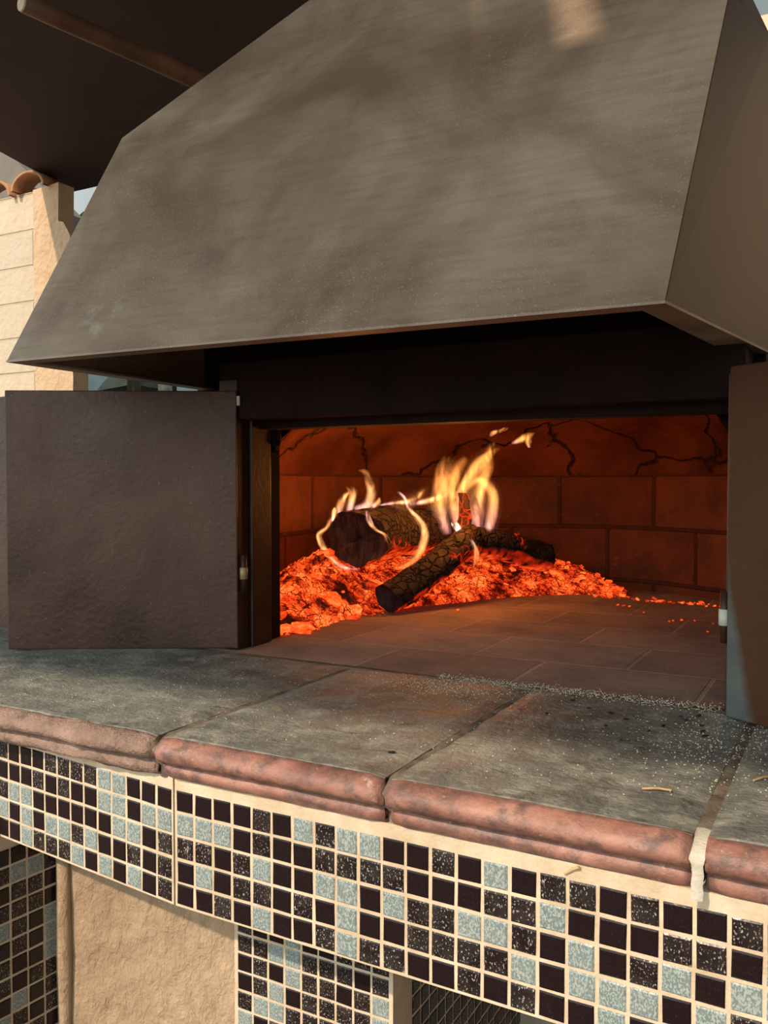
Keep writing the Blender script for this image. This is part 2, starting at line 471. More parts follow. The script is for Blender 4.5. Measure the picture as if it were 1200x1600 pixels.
M['ash'] = simple('grey_ash', (0.10, 0.085, 0.07), (0.24, 0.20, 0.16), 40, 0.95, 0.6, 160, 0.1)
M['sand'] = simple('pale_sand', (0.36, 0.31, 0.23), (0.58, 0.50, 0.40), 300, 0.9, 0.0, 160, 0.3)
M['crumb'] = simple('black_charcoal', (0.012, 0.009, 0.008), (0.05, 0.035, 0.03), 100, 0.85, 0.4, 200, 0.2)
M['straw'] = simple('straw', (0.42, 0.26, 0.13), (0.55, 0.37, 0.2), 100, 0.7, 0.1, 200, 0.3)

# ------------------------------------------------------------------ the setting
def struct(mb, name, mat, **kw):
    return put(mb.build(name, mat, **kw), kind='structure')

mb = MB(); mb.box((-9, -5, -0.1), (5, 9, 0.0))
struct(mb, 'floor', simple('terrace_paving', (0.10, 0.072, 0.052), (0.15, 0.11, 0.08), 6, 0.85, 0.3, 40))

# block wall on the left, painted white on the visible face, raw at its right end
def mat_blocks():
    m, nt, out = newmat('white_painted_blocks'); g = NT(nt)
    b = g.n('ShaderNodeTexBrick'); g.link(g.tc.outputs['UV'], b.inputs['Vector'])
    b.inputs['Scale'].default_value = 1.0; b.inputs['Brick Width'].default_value = 0.62; b.inputs['Row Height'].default_value = 0.176
    b.inputs['Mortar Size'].default_value = 0.006; b.inputs['Mortar Smooth'].default_value = 0.5
    b.inputs['Color1'].default_value = (0.47, 0.40, 0.32, 1); b.inputs['Color2'].default_value = (0.52, 0.43, 0.33, 1)
    b.inputs['Mortar'].default_value = (0.42, 0.33, 0.24, 1)
    st = g.ramp(g.noise(7, 5, 0.7), [(0.42, 0.0), (0.75, 0.55)])
    col = g.mix(st, b.outputs['Color'], (0.44, 0.35, 0.26))
    hh = g.math('SUBTRACT', g.math('MULTIPLY', g.noise(22, 5), 0.6), b.outputs['Fac'])
    g.pbsdf(out, col, 0.85, g.bump(hh, 0.7, 0.02), 0.0, 0.2)
    return m
M['blocks'] = mat_blocks()
def uvwall(mb, mat, name):
    mb.uv = [(v[0] + v[1], v[2] - 0.085) for v in mb.v]
    return struct(mb, name, mat)
mb = MB()
mb.box((-7.5, 3.0, 0), (-3.60, 3.10, 2.735))
uvwall(mb, M['blocks'], 'wall_left')
# raw pilaster closing that wall: upper run narrower, ragged lower run
mb = MB()
prof = [(-3.60, 0), (-3.345, 0), (-3.35, 1.3), (-3.335, 1.8), (-3.355, 2.2), (-3.345, 2.48), (-3.39, 2.55), (-3.425, 2.56), (-3.42, 2.745), (-3.60, 2.735)]
n = len(prof)
mb.add([(x, 2.985, z) for x, z in prof] + [(x, 3.08, z) for x, z in prof],
       [tuple(range(n))] + [tuple(reversed(range(n, 2*n)))] + [(i, i+n, (i+1) % n + n, (i+1) % n) for i in range(n)])
M['pil'] = simple('peach_raw_render', (0.46, 0.32, 0.20), (0.56, 0.40, 0.27), 5, 0.85, 0.7, 26, 0.2, 0.02)
struct(mb, 'trim_1', M['pil'])

M['bluewall'] = simple('blue_grey_paint', (0.028, 0.055, 0.072), (0.050, 0.085, 0.105), 3, 0.7, 0.2, 20)
mb = MB(); mb.box((-12, 9.5, 0), (-2.0, 9.7, 3.4)); struct(mb, 'wall_back', M['bluewall'])
M['greygable'] = simple('grey_gable_render', (0.12, 0.105, 0.09), (0.17, 0.145, 0.125), 4, 0.9, 0.4, 30)
mb = MB()
mb.add([(-7.5, 3.5, 0), (-3.92, 3.5, 0), (-3.92, 3.5, 2.80), (-5.2, 3.5, 3.9), (-7.5, 3.5, 3.9)] + [(-7.5, 3.6, 0), (-3.92, 3.6, 0), (-3.92, 3.6, 2.80), (-5.2, 3.6, 3.9), (-7.5, 3.6, 3.9)],
       [(0,1,2,3,4), (9,8,7,6,5), (1,6,7,2), (2,7,8,3), (0,5,6,1)])
struct(mb, 'wall_far_left', M['greygable'])
M['peach'] = simple('peach_wall_paint', (0.60, 0.42, 0.28), (0.68, 0.50, 0.35), 4, 0.85, 0.3, 30)
mb = MB(); mb.box((-0.75, 4.0, 0), (4, 4.2, 3.24)); struct(mb, 'wall_right', M['peach'])

M['blockerbrown'] = simple('brown_blocker_paint', (0.09, 0.055, 0.035), (0.12, 0.075, 0.05), 4, 0.85, 0.3, 30)
mb = MB(); mb.box((2.2, -2.0, 0), (2.35, 3.6, 2.9)); struct(mb, 'wall_light_blocker', M['blockerbrown'])  # added, out of view: keeps light off the hood's right side

# dark porch roof: eave at the back, rising towards the viewer
RZ = lambda y: 2.783 + 0.14 * (3.2 - y)
M['roof'] = simple('dark_roof_boarding', (0.044, 0.028, 0.028), (0.056, 0.037, 0.037), 3, 0.8, 0.1, 30, 0.2)
mb = MB()
def roofpiece(x0, x1, y0, y1):
    vs = [(x0,y0,RZ(y0)),(x1,y0,RZ(y0)),(x1,y1,RZ(y1)),(x0,y1,RZ(y1))]
    vs += [(x,y,z+0.05) for x,y,z in vs]
    mb.add(vs, [(0,3,2,1),(4,5,6,7),(0,1,5,4),(1,2,6,5),(2,3,7,6),(3,0,4,7)])
def roof_hit(px_point):
    # where the sun ray that reaches a point of the hood crosses the roof
    p = Vector(px_point); k = -SUN_TO / SUN_TO.y
    d = (2.783 + 0.14*(3.2 - p.y) - p.z) / (k.z - 0.14)
    return p + k*d
gaps = []
for pt, w in (((-.322, 1.095, 1.832), .062), ((-.455, 1.10, 1.84), .016), ((-.54, 1.09, 1.83), .013)):
    h = roof_hit(pt); gaps.append((h.x - w/2, h.x + w/2, h.y))
gaps.sort()
YF = -2.2
cuts = [-3.56] + [c for g_ in gaps for c in g_[:2]] + [2.3]
for i in range(0, len(cuts), 2):
    x0, x1 = cuts[i], cuts[i+1]
    if x0 < -0.75 < x1: roofpiece(x0, -0.75, YF, 3.2); roofpiece(-0.75, x1, YF, 2.7)
    else: roofpiece(x0, x1, YF, 3.2 if x1 <= -.75 else 2.7)
for x0, x1, y in gaps:
    roofpiece(x0, x1, YF, y); roofpiece(x0, x1, y + 0.75, 2.7)
struct(mb, 'ceiling', M['roof'])

# ------------------------------------------------------------------ things of the background
# clay ridge tiles along the top of the block wall
M['clay'] = simple('weathered_clay', (0.28, 0.12, 0.055), (0.42, 0.20, 0.09), 9, 0.8, 0.4, 40)
def ridge_tile():
    mb = MB(); n = 12; L = 0.11
    for r, w in ((0.105, 0), (0.09, 1)):
        for k in range(n + 1):
            a = math.pi * k / n
            for y in (0, L): mb.v.append((r * 1.15 * math.cos(a), y - 0.04, r * 0.78 * math.sin(a)))
    N = 2 * (n + 1)
    for k in range(n):
        mb.f.append((2*k, 2*k+2, 2*k+3, 2*k+1)); mb.m.append(0)
        mb.f.append((N+2*k, N+2*k+1, N+2*k+3, N+2*k+2)); mb.m.append(0)
        mb.f.append((2*k, N+2*k, N+2*k+2, 2*k+2)); mb.m.append(0)
        mb.f.append((2*k+1, 2*k+3, N+2*k+3, N+2*k+1)); mb.m.append(0)
    return mb.build('roof_tile', M['clay'], smooth=True)
t0 = ridge_tile(); t0.location = (-3.60, 2.99, 2.737)
put(t0, 'curved clay roof tile at the right end of the white block wall', 'roof tile', 'clay tiles on the block wall')
t1 = t0.copy(); COL.objects.link(t1); t1.location = (-3.86, 2.99, 2.735); t1.rotation_euler = (0, R(4), R(5))
put(t1, 'curved clay roof tile cut off by the left picture edge', 'roof tile', 'clay tiles on the block wall')

# round timber pole under the roof
M['pole'] = simple('brown_round_timber', (0.060, 0.026, 0.015), (0.170, 0.085, 0.046), 9, 0.6, 0.25, 50)
M['endgrain'] = simple('pale_end_grain', (0.52, 0.42, 0.32), (0.66, 0.56, 0.44), 30, 0.8, 0.3, 80)
pole = empty('timber_pole', (-1.875, 1.53, 2.503), 'round brown timber pole under the dark roof, pale sawn end at upper left', 'pole')
a = Vector((-1.875, 1.53, 2.503)); b = Vector((-1.72, 2.17, 2.49)); b = a.lerp(b, 1.5)
mb = MB(); pts = [a.lerp(b, t/10) for t in range(11)]
mb.tube(pts, [0.0225 + 0.0011*i + 0.0008*math.sin(i*1.7) for i in range(11)], 16)
mb.build('shaft', M['pole'], pole, smooth=True)
d = (b - a).normalized()
mb = MB(); mb.tube([a - d*0.004, a + d*0.002], [0.0205, 0.0220], 16)
mb.build('sawn_end', M['endgrain'], pole, label='pale sawn end grain')

# posts seen through the gap above the left door
M['darkpost'] = simple('dark_weathered_wood', (0.030, 0.022, 0.020), (0.075, 0.055, 0.045), 10, 0.8, 0.4, 40)
mb = MB(); mb.tube([(-3.30, 3.35, 0), (-3.30, 3.35, 2.45)], 0.035, 10)
put(mb.build('wooden_post', M['darkpost'], smooth=True), 'dark wooden post just right of the white block wall', 'post')
M['palepost'] = simple('peeling_pale_paint', (0.16, 0.16, 0.15), (0.50, 0.47, 0.42), 16, 0.8, 0.4, 40)
mb = MB(); mb.tube([(-3.22, 3.5, 0), (-3.215, 3.5, 1.2), (-3.235, 3.5, 2.45)], [0.04, 0.038, 0.036], 10)
put(mb.build('weathered_post', M['palepost'], smooth=True), 'peeling pale post beside the dark wooden post', 'post')
mb = MB(); mb.tube([(-4.3, 3.45, 3.02), (-3.97, 3.44, 2.90), (-3.80, 3.3, 2.84), (-3.72, 3.15, 2.80)], 0.007, 6)
put(mb.build('cable', M['crumb'], smooth=True), 'thin black cable sagging across the grey gable above the clay tiles', 'cable')

M['leaves'] = simple('dark_foliage', (0.012, 0.022, 0.022), (0.04, 0.06, 0.055), 9, 0.8, 0.6, 40)
tree = empty('tree', (-6.35, 6.6, 0), 'dark tree far behind the end of the white block wall', 'tree')
mb = MB(); mb.tube([(-6.35, 6.6, 0), (-6.33, 6.6, 2.2), (-6.36, 6.6, 3.4)], [.12, .1, .06], 8); mb.build('trunk', M['darkpost'], tree, smooth=True)
mb = MB()
for i in range(34):
    icoblob(mb, (-6.35 + rnd.gauss(0, .42), 6.6 + rnd.gauss(0, .35), 2.75 + rnd.gauss(0, .38)), rnd.uniform(.12, .26), 1, .7, (1, 1, .8), seed=i)
mb.build('crown', M['leaves'], tree)

# ------------------------------------------------------------------ counter
counter = empty('oven_counter', (-0.55, 1.0, 0), 'tiled counter with grey slabs, terracotta edge and black and grey mosaic front', 'counter')

def slab(x0, x1, y0, y1, name, mat, seed, z=1.0):
    nx = max(4, int((x1-x0)/0.02)); ny = max(4, int((y1-y0)/0.02))
    mb = MB()
    for j in range(ny+1):
        for i in range(nx+1):
            x = x0 + (x1-x0)*i/nx; y = y0 + (y1-y0)*j/ny
            h = 0.0016 * noise.noise((x*9, y*9, seed)) + 0.0008*noise.noise((x*33, y*33, seed))
            ed = min((x-x0), (x1-x), max(y1-y, 0.0))
            if ed < 0.004: h -= 0.003
            mb.v.append((x, y, z + h))
    W = nx + 1
    for j in range(ny):
        for i in range(nx):
            mb.f.append((j*W+i, j*W+i+1, (j+1)*W+i+1, (j+1)*W+i)); mb.m.append(0)
    # skirt
    ring = [i for i in range(W)] + [j*W+nx for j in range(1, ny+1)] + [ny*W+i for i in range(nx-1, -1, -1)] + [j*W for j in range(ny-1, 0, -1)]
    b = len(mb.v)
    for r in ring: mb.v.append((mb.v[r][0], mb.v[r][1], 0.955))
    L = len(ring)
    for k in range(L):
        mb.f.append((ring[k], b+k, b+(k+1) % L, ring[(k+1) % L])); mb.m.append(0)
    return mb.build(name, mat, counter, smooth=False)

NOSE = [(0.756, 0.9960), (0.752, 0.9990), (0.745, 0.9970), (0.7365, 0.9915), (0.7325, 0.985), (0.7345, 0.978), (0.7405, 0.9725), (0.7525, 0.9705),
        (0.7500, 0.9680), (0.7465, 0.9640), (0.7465, 0.9585), (0.7500, 0.9535), (0.7540, 0.9505), (0.775, 0.950)]
def nose(x0, x1, mat, seed, parent, rough=1.0):
    n = max(8, int((x1 - x0) / 0.008)); mb = MB(); P = len(NOSE)
    for i in range(n + 1):
        x = x0 + (x1-x0)*i/n
        e = min(i, n-i) / 2.0
        sh = 0.0035 * max(0, 1 - e)
        for k, (y, z) in enumerate(NOSE):
            q = noise.noise((x*14, k*0.6, seed)) * 0.0011*rough + noise.noise((x*60, k*1.3, seed)) * 0.0006*rough
            mb.v.append((x, y + sh + q, z - sh*0.5*(z > .97) + q*0.5))
    for i in range(n):
        for k in range(P-1):
            mb.f.append((i*P+k, i*P+k+1, (i+1)*P+k+1, (i+1)*P+k)); mb.m.append(0)
    mb.f.append(tuple(reversed(range(P)))); mb.m.append(0)
    mb.f.append(tuple(n*P+k for k in range(P))); mb.m.append(0)
    o = mb.build('rounded_edge', mat, parent, smooth=True)
    return o

XS = [(-1.75, -0.709), (-0.699, -0.409), (-0.401, -0.117), (-0.105, 0.30)]
for i, (x0, x1) in enumerate(XS):
    s = slab(x0, x1, 0.7525, 1.178, 'slab', M['slab'], i * 3.7)
    if i == 0:
        s['label'] = 'long left slab with a rough worn edge'
        nose(x0, x1, M['rterra'], i*5.1, s, 3.0)['label'] = 'rough pinkish edge'
    else:
        nose(x0, x1, M['terra'], i*5.1, s)['label'] = 'glazed terracotta edge'
# ledge behind the left door
slab(-1.75, -1.12, 1.182, 2.1, 'back_ledge', M['slab'], 21.0)
# mortar joints
for x, w, front, mt in ((-0.704, .007, 0.741, 'mortar'), (-0.405, .006, 0.7435, 'mortar'), (-0.111, .0062, 0.7335, 'pale_mortar')):
    mb = MB(); N = 46
    ys = [front + (1.178 - front) * i / N for i in range(N + 1)]
    for i, y in enumerate(ys):
        j = 0.0014 * noise.noise((x*9, y*55, 2))
        z = 0.9975 + 0.0012*noise.noise((x, y*40, 5))
        if y < 0.765: z = 0.985 + (y-front)/(0.765-front+1e-6)*0.0125
        mb.v += [(x - w + j, y, z-.001), (x + j, y, z), (x + w + j, y, z-.001)]
    for i in range(N):
        for k in range(2):
            mb.f.append((i*3+k, i*3+k+1, (i+1)*3+k+1, (i+1)*3+k)); mb.m.append(0)
    b = len(mb.v)
    for zz in (0.978, 0.970, 0.962, 0.955, 0.949):
        j = 0.0022*noise.noise((x*20, zz*90, 1))
        fy = front + (0.002 if mt == 'pale_mortar' else 0.004) + (0.010 if (zz < .965 and mt != 'pale_mortar') else 0.0)
        mb.v += [(x - w*.75 + j, fy+.002, zz), (x + j, fy, zz), (x + w*.75 + j, fy+.002, zz)]
    rows = [(0, 1, 2)] + [(b+3*r, b+3*r+1, b+3*r+2) for r in range(5)]
    for r in range(5):
        for k in range(2):
            mb.f.append((rows[r][k], rows[r+1][k], rows[r+1][k+1], rows[r][k+1])); mb.m.append(0)
    for q in range(len(mb.f)):
        ym = sum(mb.v[i][1] for i in mb.f[q])/4
        mb.m[q] = 1 if (mt == 'pale_mortar' and ym < .775) else 0
    mb.build('mortar_joint', [M['mortar'], M['pale_mortar']], counter, smooth=True)
# mortar along the back of the slabs, and core of the counter
mb = MB(); mb.box((-1.12, 1.176, 0.95), (0.3, 1.186, 0.998)); mb.build('rear_joint', M['mortar'], counter)
mb = MB(); mb.box((-1.75, 0.805, 0.83), (0.5, 2.5, 0.954)); mb.build('core_slab', M['plaster'], counter)

# mosaic fascia: five rows of small tiles on cream grout
def tiled_panel(name, o, du, m, rows, parent, ztop, zbot, cols_x0, thick, dn, right_pad=0.0, left_pad=0.0, tile=None, label=None, gm='grout', dim=None, jit=1.0):
    """o: start point (x,y); du: unit run direction; dn: outward normal; rows: strings of K/S/G from the top row down"""
    du = Vector((du[0], du[1], 0)).normalized(); dn = Vector((dn[0], dn[1], 0)).normalized()
    o = Vector((o[0], o[1], 0)); tile = tile or m * 0.865
    ncol = max(len(r) for r in rows)
    L = ncol * m
    mb = MB()
    a = o - du*left_pad; b = o + du*(L + right_pad)
    q = [a, b, b - dn*thick, a - dn*thick]
    mb.add([(p.x, p.y, zbot) for p in q] + [(p.x, p.y, ztop) for p in q],
           [(0,1,2,3),(7,6,5,4),(0,4,5,1),(1,5,6,2),(2,6,7,3),(3,7,4,0)], 0)
    idx = {'K': 1, 'S': 2, 'G': 3}
    for r, row in enumerate(rows):
        for c, ch in enumerate(row):
            if ch == ' ': continue
            cu = c*m + m*.5 + rnd.uniform(-.0005, .0005)*jit; cz = cols_x0 - r*m - m*.5 + rnd.uniform(-.0005, .0005)*jit
            if cz - tile/2 < zbot - 0.004: continue
            h = tile/2; rot = rnd.uniform(-.02, .02)*jit; tx = rnd.uniform(-.02, .02)*jit; tz = rnd.uniform(-.02, .02)*jit
            def P(u, z, d):
                uu = u*math.cos(rot) - z*math.sin(rot); zz = u*math.sin(rot) + z*math.cos(rot)
                p = o + du*(cu + uu) + dn*(d + (u*tx + z*tz)*(d > 0))
                return (p.x, p.y, cz + zz)
            e = 0.0014
            vs = [P(-h, -h, -.0005), P(h, -h, -.0005), P(h, h, -.0005), P(-h, h, -.0005),
                  P(-h, -h, .0004), P(h, -h, .0004), P(h, h, .0004), P(-h, h, .0004),
                  P(-h+e, -h+e, .0012), P(h-e, -h+e, .0012), P(h-e, h-e, .0012), P(-h+e, h-e, .0012)]
            mb.add(vs, [(8,9,10,11), (0,1,5,4), (1,2,6,5), (2,3,7,6), (3,0,4,7), (4,5,9,8), (5,6,10,9), (6,7,11,10), (7,4,8,11)], idx[ch])
    return mb.build(name, [M[gm], M['black'], M['spark'], M['grey']], parent, label=label)

A = ["KKKSSSSGGKKK", "KKSKSKKGGKGG", "GGKKKKKKGGKS", "KGKGGSGKKSKS", "KGSSSGKGKGKS"]
B = ["KKKKSKGSGGKKSKG", "GGGKSKKSSSSKKKS", "SSKSGKKGGKGSSGG", "KGKSSKSKGKKSSSS", "KKSKGKKSGSSKKSK"]
Cc = ["KSSKSKKSS", "SGKKKSSKG", "SKGKSGKGG", "GKGGGKGSG", "SKKGKGSKK"]
ex = lambda n: [''.join(rnd.choice('KKKSSGG') for _ in range(n)) for _ in range(5)]
m_ = 0.0272
XA = ex(14)
A2 = [XA[i] + A[i] for i in range(5)]
XC = ex(8)
BC = [B[i] + Cc[i] + XC[i] for i in range(5)]
dA = Vector((0.34, -0.034)).normalized()
LA = len(A2[0]) * m_
oA = Vector((-0.692, 0.7575)) - dA * LA
tiled_panel('tiled_fascia', oA, dA, m_, A2, counter, 0.951, 0.8005, 0.9375, 0.045, (-0.0995, -0.995), right_pad=0.001, label='left fascia panel, left of the dark crack')
tiled_panel('tiled_fascia', (-0.686, 0.757), (1, -0.008), m_, BC, counter, 0.951, 0.8005, 0.9375, 0.045, (-0.008, -1), left_pad=0.002, label='right fascia panel, right of the dark crack')

# ------------------------------------------------------------------ tiled piers and plaster under the counter
rr = lambda n, k, s='KKKSSGG': [''.join(rnd.choice(s) for _ in range(n)) for _ in range(k)]
pm = 0.0264
F = ["GGKKKGKGG", "SGGSGGGGG", "SKKGKKSSS", "SSGGSSSKS", "KSKGSSKSG"] + rr(9, 20)
tiled_panel('tiled_pier', (-0.736, 0.93), (1, 0), pm, F, counter, 0.83, 0.0, 0.757, 0.05, (0, -1), label='tiled front of the pier under the counter', left_pad=.004, right_pad=.004)
S1 = rr(18, 26, 'KKKKSSS')  # no grey tiles: shade on this side is put into the tile colours
tiled_panel('tiled_reveal', (-0.4975, 0.934), (0, 1), pm, S1, counter, 0.83, 0.0, 0.757, 0.05, (1, 0), label='shaded side of the pier')
S2 = rr(4, 26, 'KKKKSSSG')  # few grey tiles, to darken this side like shade
tiled_panel('tiled_reveal', (-1.040, 0.885 - 4*pm), (0.10, 1), pm, S2, counter, 0.83, 0.0, 0.78, 0.05, (1, -0.10), label='shaded side of the left pier')
S3 = rr(10, 26)
tiled_panel('tiled_pier', (-1.052 - 10*pm, 0.885 - 4*pm + 0.001), (1, 0), pm, S3, counter, 0.83, 0.0, 0.78, 0.05, (0, -1), label='front of the left pier')
mb = MB()
nx, nz = 40, 80
for j in range(nz+1):
    for i in range(nx+1):
        x = -1.045 + 0.313*i/nx; z = 0.83*j/nz
        y = 0.878 + 0.105*i/nx + 0.004*noise.noise((x*9, z*9, 3)) + 0.0018*noise.noise((x*30, z*22, 8))
        mb.v.append((x, y, z))
for j in range(nz):
    for i in range(nx):
        W = nx+1
        mb.f.append((j*W+i, j*W+i+1, (j+1)*W+i+1, (j+1)*W+i)); mb.m.append(0)
mb.build('plaster_panel', M['plaster'], counter, smooth=True)
mb = MB(); mb.tube([(-1.020, 0.884, z/10) for z in range(0, 9)], [0.011 + 0.001*math.sin(z*2.3) for z in range(9)], 14)
mb.build('plaster_corner_bead', M['plaster'], counter, smooth=True)
mb = MB(); mb.box((-0.55, 1.40, 0), (0.5, 1.45, 0.83)); mb.build('niche_back', simple('grey_niche_render', (0.30, 0.26, 0.21), (0.40, 0.35, 0.28), 8, 0.9, 0.5, 40), counter)

# ------------------------------------------------------------------ oven
oven = empty('pizza_oven', (-0.56, 1.75, 1.0), 'wood fired oven with brick chamber and open dark steel doors behind the counter', 'oven')
PLAN = [(-.957,1.312),(-1.07,1.40),(-1.17,1.58),(-1.21,1.85),(-1.16,2.10),(-1.02,2.30),(-.80,2.40),(-.58,2.425),(-.37,2.34),(-.15,2.14),(-.02,1.88),(.02,1.60),(-.07,1.40),(-.155,1.312)]
def catmull(P, sub):
    out = []
    for i in range(len(P)-1):
        p0 = Vector(P[max(i-1,0)]); p1 = Vector(P[i]); p2 = Vector(P[i+1]); p3 = Vector(P[min(i+2, len(P)-1)])
        for k in range(sub):
            t = k/sub
            out.append(0.5*((2*p1) + (p2-p0)*t + (2*p0-5*p1+4*p2-p3)*t*t + (3*p1-p0-3*p2+p3)*t**3))
    out.append(Vector(P[-1])); return out
ring = catmull(PLAN, 7)
cen = Vector((-0.58, 1.82))
def ring_arc(r):
    s = [0.0]
    for i in range(1, len(r)): s.append(s[-1] + (r[i]-r[i-1]).length)
    return s
arc = ring_arc(ring)
prof = [(1.0, 0.998 + 0.315*k/8) for k in range(9)] + [(math.cos(R(a)), 1.313 + 0.215*math.sin(R(a))) for a in range(8, 89, 8)]
mb = MB(); mb.uv = []
vlen = 0.0; pp = None
for (s, z) in prof:
    if pp is not None: vlen += math.hypot((s-pp[0])*0.6, z-pp[1])
    pp = (s, z)
    for i, p in enumerate(ring):
        q = cen + (p - cen)*s
        d = 0.004*noise.noise((q.x*7, q.y*7, z*7))
        q = cen + (q - cen)*(1 + d*2)
        mb.v.append((q.x, q.y, z)); mb.uv.append((arc[i] + 0.06, vlen + 0.12))
NR = len(ring)
for k in range(len(prof)-1):
    for i in range(NR-1):
        mb.f.append((k*NR+i, (k+1)*NR+i, (k+1)*NR+i+1, k*NR+i+1)); mb.m.append(0)
    if prof[k][1] > 1.40:
        mb.f.append((k*NR+NR-1, (k+1)*NR+NR-1, (k+1)*NR, k*NR)); mb.m.append(0)
vault = MB(); low = MB(); low.uv = mb.uv; low.v = mb.v; vault.v = mb.v; vault.uv = mb.uv
for f_ in mb.f:
    (vault if min(mb.v[i][2] for i in f_) > 1.312 else low).f.append(f_)
low.m = [0]*len(low.f); vault.m = [0]*len(vault.f)
low.build('brick_chamber', M['fire'], oven, smooth=True)
vault.build('cracked_vault', M['vault'], oven, smooth=True)
# outer shell
def offs(r, d):
    out = []
    for i, p in enumerate(r):
        t = (r[min(i+1, len(r)-1)] - r[max(i-1, 0)]).normalized()
        out.append(p + Vector((-t.y, t.x))*d)
    return out
outer = offs(ring, 0.055)
mb = MB(); prof2 = [(1.0, 0.955), (1.0, 1.36)] + [(math.cos(R(a)), 1.36 + 0.24*math.sin(R(a))) for a in (15, 30, 45, 60, 75, 86)]
for (s, z) in prof2:
    for p in outer:
        q = cen + (p-cen)*s
        mb.v.append((q.x, max(q.y, 1.318), z))
for k in range(len(prof2)-1):
    for i in range(NR-1):
        mb.f.append((k*NR+i, k*NR+i+1, (k+1)*NR+i+1, (k+1)*NR+i)); mb.m.append(0)
mb.f.append(tuple((len(prof2)-1)*NR + i for i in range(NR))); mb.m.append(0)
mb.build('outer_shell', M['plaster'], oven, smooth=True)
# hearth floor
mb = MB(); mb.uv = []
hx = [(-1.118, 1.186), (0.02, 1.186)]
nx, ny = 60, 64
for j in range(ny+1):
    for i in range(nx+1):
        x = -1.26 + 1.34*i/nx; y = 1.187 + 1.28*j/ny
        z = 0.9985 + 0.0012*noise.noise((x*11, y*11, 4))
        mb.v.append((x, y, z)); mb.uv.append((x + 0.13*0 + 0.055, y - 1.187 + 0.012))
for j in range(ny):
    for i in range(nx):
        W = nx+1
        c = mb.v[j*W+i]
        if c[1] < 1.32 and (c[0] < -1.115 or c[0] > 0.05): continue
        mb.f.append((j*W+i, j*W+i+1, (j+1)*W+i+1, (j+1)*W+i)); mb.m.append(0)
mb.build('hearth_floor', M['hearth'], oven, smooth=True)
# steel front: jambs, lintel, facing
mb = MB()
mb.box((-0.985, 1.204, 1.0), (-0.9455, 1.236, 1.47))
mb.box((-0.985, 1.240, 1.0), (-0.9435, 1.300, 1.47))
mb.build('left_jamb', M['jamb'], oven, bevel=0.002)
mb = MB(); mb.tube([(-0.9425, 1.240, 1.0), (-0.9425, 1.240, 1.20), (-0.9425, 1.240, 1.44)], 0.0022, 6); mb.build('door_stop', M['jamb'], oven)
mb = MB(); mb.box((-0.955, 1.2005, 1.424), (-0.938, 1.2035, 1.440)); mb.build('bright_notch_tab', M['pale_steel'], oven)  # added pale tab standing in for a bright see-through notch
mb = MB()
mb.box((-0.1425, 1.147, 1.0), (-0.118, 1.310, 1.425)); mb.build('right_jamb', M['jamb'], oven, bevel=0.002)
mb = MB(); mb.box((-0.985, 1.205, 1.40), (-0.130, 1.26, 1.50)); mb.box((-0.985, 1.262, 1.387), (-0.130, 1.312, 1.50))
mb.build('lintel', M['sooty'], oven, bevel=0.003)
mb = MB(); mb.box((-1.113, 1.313, 1.0), (-0.957, 1.345, 1.62)); mb.box((-0.155, 1.313, 1.0), (-0.115, 1.345, 1.62)); mb.box((-0.957, 1.313, 1.39), (-0.155, 1.345, 1.62))
mb.build('steel_facing', M['sooty'], oven)
# soot-lined stone corner inside the mouth at the left
mb = MB(); icoblob(mb, (-0.957, 1.318, 1.375), 0.02, 2, .3, (1, .8, 1.3)); mb.build('chipped_corner', M['sooty'], oven)

# left door, swung wide open, square to the viewer
def frame_of(p, q):
    p = Vector((*p, 0)); q = Vector((*q, 0)); u = (q-p).normalized(); w = Vector((-u.y, u.x, 0))
    return Matrix(((u.x, w.x, 0, p.x), (u.y, w.y, 0, p.y), (0, 0, 1, 0), (0, 0, 0, 1))), (q-p).length
Mx, L = frame_of((-0.945, 1.203), (-1.287, 1.004))
mb = MB(); mb.box((0.0, -0.0035, 1.003), (L, 0.0035, 1.449), mat=Mx)
ld = mb.build('left_door', M['door'], oven, bevel=0.002, label='open left steel door')
mb = MB(); mb.box((0.004, -0.030, 1.006), (0.016, -0.0035, 1.444), mat=Mx); mb.box((L-0.016, -0.022, 1.006), (L-0.004, -0.0035, 1.444), mat=Mx); mb.box((0.016, -0.022, 1.43), (L-0.016, -0.0035, 1.442), mat=Mx)
mb.build('stiffener', M['door'], ld)
def hinge(x, y, z, parent, mat_ring):
    mb = MB(); mb.tube([(x, y, z-0.032), (x, y, z+0.032)], 0.0055, 12); h = mb.build('hinge', M['jamb'], parent, smooth=True)
    mb = MB(); mb.tube([(x, y, z-0.010), (x, y, z+0.010)], 0.0072, 12); mb.build('hinge_ring', mat_ring, h, smooth=True)
hinge(-0.9395, 1.212, 1.133, ld, M['brass'])
# narrow second sheet behind it at the left
Mx2, L2 = frame_of((-1.35, 1.165), (-1.70, 1.165))
mb = MB(); mb.box((0, -0.003, 1.002), (L2, 0.003, 1.462), mat=Mx2)
# right door, swung out past the frame
Mx3, L3 = frame_of((-0.138, 1.139), (0.194, 0.915))
rdm = MB(); rdm.box((0.0, -0.0035, 1.003), (L3, 0.0035, 1.432), mat=Mx3)
rd = rdm.build('right_door', M['leaf'], oven, bevel=0.002, label='open right steel door with a grey mark low by the hinge')
hinge(-0.1435, 1.146, 1.124, rd, M['pale_steel'])

mb.build('steel_shield', M['door']); sh = bpy.data.objects['steel_shield']
put(sh, 'dark steel sheet standing on the counter behind the left oven door', 'shield')

